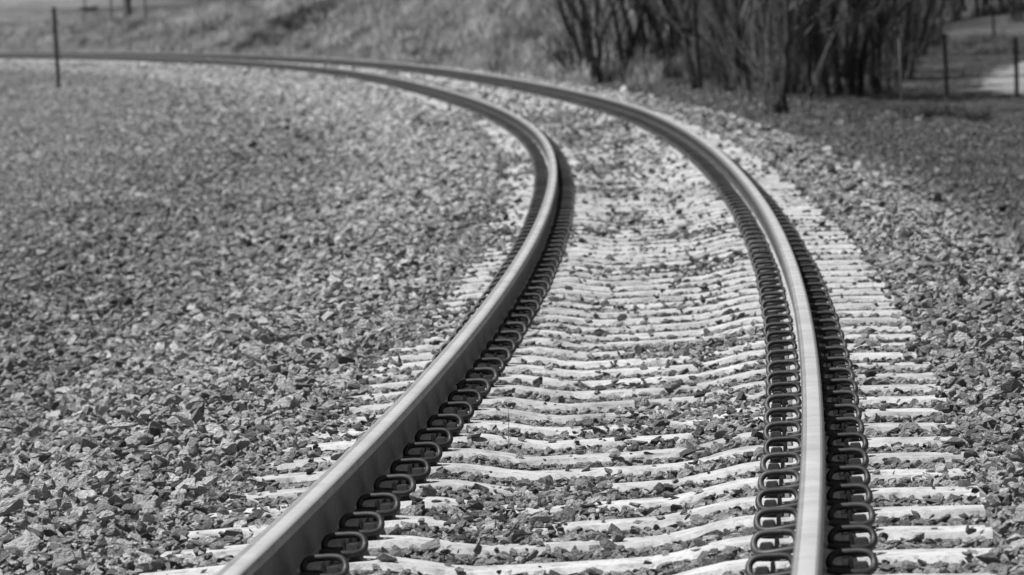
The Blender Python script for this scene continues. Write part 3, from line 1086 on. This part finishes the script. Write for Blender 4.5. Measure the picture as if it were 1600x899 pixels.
TG = 'bare trees beside the track'
q = random.Random(91)
place(bare_tree('bare_tree', q, [(-.12, 0, -.24, 0, .075, 1), (-.05, .1, -.16, .1, .07, 1.1), (0, -.1, -.06, 0, .08, 1.1), (.08, .05, -.02, .1, .06, 1), (.16, 0, .02, -.1, .055, .9), (.0, .2, -.34, .1, .045, .8), (.1, -.2, .10, 0, .04, .7)], 6, 3, 6, 26),
      928, 132, 'many-stemmed bare shrub fanning out, leftmost of the trees, right behind the rail', TG)
place(bare_tree('bare_tree', q, [(0, 0, -.06, 0, .05, .45), (.05, .1, -.3, 0, .03, .35)], 4, 3, 5, 8),
      899, 132, 'short leaning bare stem left of the many-stemmed shrub', TG)
place(bare_tree('bare_tree', q, [(0, 0, -.02, 0, .13, .14), (0, 0, .03, 0, .08, 1.1), (-.02, .0, -.22, 0, .075, 1), (.04, .05, .16, .1, .04, .8)], 6.5, 3, 5, 10),
      982, 118, 'bare tree with a short trunk forking into a wide Y', TG)
place(bare_tree('bare_tree', q, [(0, 0, -.04, 0, .10, 1), (.25, 0, .0, 0, .07, 1), (.45, .1, .05, 0, .05, .9)], 7, 3, 5, 12),
      1040, 97, 'pair of upright bare stems in a clump set back from the track', TG)
place(bare_tree('bare_tree', q, [(-.05, 0, -.17, 0, .085, 1), (.10, .05, -.0, 0, .075, 1), (.03, .1, -.08, .1, .05, 1)], 7, 3, 6, 6),
      1093, 158, 'bare tree of two dark stems parting in a narrow V near the ballast', TG)
place(bare_tree('bare_tree', q, [(0, 0, -.09, 0, .075, 1), (.1, .2, .04, .0, .05, .9)], 7, 3, 6, 12),
      1135, 150, 'slim bare tree leaning left, right of the V-shaped tree', TG)
place(bare_tree('bare_tree', q, [(0, 0, -.07, 0, .085, 1), (.2, .1, .03, .0, .06, .9), (-.15, .2, -.06, 0, .05, 1)], 7, 3, 6, 14),
      1160, 157, 'dark bare tree with pale broken twigs at its foot', TG)
place(bare_tree('bare_tree', q, [(-.18, 0, .10, 0, .06, .9), (.18, 0, -.10, 0, .075, 1.05), (.05, .2, -.05, .0, .07, 1)], 7, 3, 6, 22),
      1218, 188, 'clump of dark bare stems nearest the ballast edge', TG)
place(bare_tree('bare_tree', q, [(0, 0, -.03, 0, .20, 1), (-.35, .1, -.05, 0, .10, 1), (.2, .1, .12, .0, .07, .8)], 8, 3, 6, 16),
      1290, 152, 'thick trunked bare tree with a cut knot at its base', TG)
place(bare_tree('bare_tree', q, [(0, 0, -.07, 0, .21, 1), (-.2, .1, -.14, 0, .12, .9), (.22, .1, .05, .0, .10, .9)], 8, 3, 6, 16),
      1330, 153, 'thick trunked bare tree leaning left in the darkest part of the wood', TG)
place(bare_tree('bare_tree', q, [(-.1, 0, .03, 0, .12, 1), (.15, 0, -.08, 0, .12, 1), (0, .2, -.02, .0, .10, .9)], 8, 3, 6, 16),
      1368, 152, 'bare tree of three trunks rising from a split base', TG)
place(bare_tree('bare_tree', q, [(0, 0, -.08, 0, .08, 1), (.1, .1, .16, 0, .05, .8)], 7, 3, 6, 10),
      1396, 142, 'slim dark bare tree just left of the thin grey stake', TG)
place(bare_tree('bare_tree', q, [(0, 0, -.03, 0, .14, 1)], 8, 3, 6, 8),
      1422, 116, 'straight dark trunk set back, just right of the thin grey stake', TG)
place(bare_tree('bare_tree', q, [(0, 0, .02, 0, .16, 1)], 9, 3, 6, 8),
      1510, 22, 'single dark trunk far behind the pale path', TG)

# the wood behind: copies of a few kinds
kinds = []
for k in range(5):
    st = [(q.uniform(-.3, .3), q.uniform(-.3, .3), q.gauss(0, .1), q.gauss(0, .1), q.uniform(.05, .12), q.uniform(.8, 1.1)) for _ in range(q.randint(3, 5))]
    kinds.append(bare_tree('bare_tree', q, st, 7.5, 3, 6, 30))
spots = []
for px, py in ((1060, 88), (1112, 118), (1172, 130), (1206, 95), (1240, 150), (1255, 120),
               (1300, 128), (1345, 132), (1352, 104), (1405, 128), (1440, 92),
               (1462, 78), (1490, 38), (1530, 30), (1568, 24), (1590, 36), (1010, 95), (1180, 90), (1290, 84), (1430, 50), (1400, 60)):
    spots.append((px, py))
for i, (px, py) in enumerate(spots):
    src = kinds[i % 5]
    if i < 5:
        c = src
    else:
        c = src.copy(); COL.objects.link(c)
        for ch in list(src.children):
            d = ch.copy(); COL.objects.link(d); d.parent = c
    x, y, sc = at(px, py)
    c.location = (x, y, float(ground_z(x, y))); c.rotation_euler = (0, 0, q.uniform(0, 6.28)); c.scale = (1, 1, q.uniform(.9, 1.2))
    tag(c, 'slender bare tree among many in the dark thicket behind the front trees', 'tree', 'thicket of bare trees')

# low weeds on the bank
def weed(rng, h, wd):
    T = Tubes(3)
    for _ in range(90):
        a = rng.uniform(0, 6.283); r0 = wd * .25 * math.sqrt(rng.random())
        p = np.array([r0 * math.cos(a), r0 * math.sin(a), -.03])
        d = np.array([math.cos(a) * rng.uniform(.1, .9) * wd / h, math.sin(a) * rng.uniform(.1, .9) * wd / h, 1.])
        d = d / np.linalg.norm(d); L_ = h * rng.uniform(.5, 1.1)
        m_ = p + d * L_ * .5 + np.array([rng.gauss(0, .04), rng.gauss(0, .04), .02])
        e = p + d * L_ + np.array([rng.gauss(0, .08), rng.gauss(0, .08), 0])
        T.add([p, m_, e], [.014, .011, .004], cap=False)
        for _ in range(3):
            f = m_ + (e - m_) * rng.random()
            g2 = f + np.array([rng.gauss(0, .13), rng.gauss(0, .13), rng.uniform(.02, .2)]) * h
            T.add([f, (f + g2) / 2 + rng.gauss(0, .01), g2], [.009, .007, .003], cap=False)
    return T.mesh('weed_clump', False)


weeds = [weed(q, .42, .8) for _ in range(4)]
for me in weeds: me.materials.append(M_WEED)
WG = 'dark weed clumps on the bank'
for i, (px, py, sc_, lab) in enumerate((
        (128, 60, 1.3, 'dark weed clump on pale grass, below and left of the thick pole'), (140, 20, 1.6, 'dark weed clump left of the thick pole, high on the bank'),
        (290, 76, .9, 'small dark weed clump close behind the far rail, leftmost there'), (357, 78, 1.1, 'dark weed clump close behind the far rail, below the fence posts'),
        (430, 70, 1.3, 'dark weed clump in the hollow of the bank'), (470, 52, 1.6, 'broad dark weed clump on the steep edge of the bank'),
        (398, 80, 1.3, 'dark weed clump at the lower end of the dark hollow in the bank'), (418, 66, 1.4, 'dark weed clump low in the dark hollow of the bank'),
        (450, 46, 1.5, 'dark weed clump high in the dark hollow of the bank'), (492, 30, 1.5, 'dark weed clump at the upper end of the dark hollow in the bank'),
        (500, 80, 1.2, 'dark weed clump at the foot of the bank, below the steep edge'), (562, 86, 1.5, 'wide dark weed clump at the foot of the bank, mid picture'),
        (655, 72, 1.0, 'dark weed clump halfway up the bank, mid picture'), (668, 92, 1.2, 'dark weed clump low behind the outer rail, mid picture'),
        (708, 95, 1.0, 'dark weed clump low behind the outer rail, below open grass'), (818, 112, 1.0, 'dark weed clump at the rail, left of the bare shrub'),
        (884, 104, 1.3, 'dark weed clump beside the short leaning stem'), (1480, 185, .8, 'dark grassy weed clump near the leaning steel post'),
        (1430, 188, .8, 'dark grassy weed clump right of the thin grey stake'), (1525, 192, .8, 'dark grassy weed clump in front of the pale path'))):
    o = obj('weed_clump', weeds[i % 4])
    x, y, s_ = at(px, py)
    o.location = (x, y, float(ground_z(x, y))); o.rotation_euler = (0, 0, q.uniform(0, 6.28)); o.scale = (sc_ * 1.2, sc_ * 1.2, sc_)
    tag(o, lab, 'weed', WG)

# ------------------------------------------------------------------ CAMERA
cam = bpy.data.cameras.new('camera')
co = bpy.data.objects.new('camera', cam); COL.objects.link(co)
cam.sensor_fit = 'HORIZONTAL'; cam.sensor_width = 36
cam.lens = F_PX / 1600 * 36
cam.clip_start = .5; cam.clip_end = 3000
cr, sr = math.cos(ROLL), math.sin(ROLL); cp, sp = math.cos(PITCH), math.sin(PITCH)
Rt = Vector((1, 0, 0)); Dn = Vector((0, -sp, -cp)); Fw = Vector((0, cp, -sp))
xr = cr * Rt + sr * Dn; dn = -sr * Rt + cr * Dn
co.matrix_world = Matrix(((xr.x, -dn.x, -Fw.x, 0), (xr.y, -dn.y, -Fw.y, 0), (xr.z, -dn.z, -Fw.z, CAM_H), (0, 0, 0, 1)))
cam.dof.use_dof = True
cam.dof.focus_distance = 18.0
cam.dof.aperture_fstop = (cam.lens / 1000) / .022
scene.camera = co

# ------------------------------------------------------------------ LIGHT
SUN_EL, SUN_AZ = math.radians(63), math.radians(-101)     # azimuth from +Y towards +X: behind and left
sd = Vector((math.cos(SUN_EL) * math.sin(SUN_AZ), math.cos(SUN_EL) * math.cos(SUN_AZ), math.sin(SUN_EL)))
sun = bpy.data.lights.new('sun', 'SUN'); sun.energy = 5.0; sun.angle = math.radians(.53)
so = bpy.data.objects.new('sun', sun); COL.objects.link(so)
so.rotation_euler = (-sd).to_track_quat('-Z', 'Y').to_euler()
w = bpy.data.worlds.new('World'); scene.world = w; w.use_nodes = True
N, L = w.node_tree.nodes, w.node_tree.links
sky = N.new('ShaderNodeTexSky'); sky.sky_type = 'NISHITA'; sky.sun_disc = False
sky.sun_elevation = SUN_EL; sky.sun_rotation = SUN_AZ
bw = N.new('ShaderNodeRGBToBW')
L.new(sky.outputs[0], bw.inputs[0]); L.new(bw.outputs[0], N['Background'].inputs[0])
N['Background'].inputs[1].default_value = .052

scene.view_settings.view_transform = 'Standard'
scene.view_settings.look = 'None'
scene.view_settings.exposure = 0.45
scene.view_settings.gamma = 1.0
scene.cycles.use_denoising = True
scene.cycles.max_bounces = 6
scene.cycles.use_adaptive_sampling = True
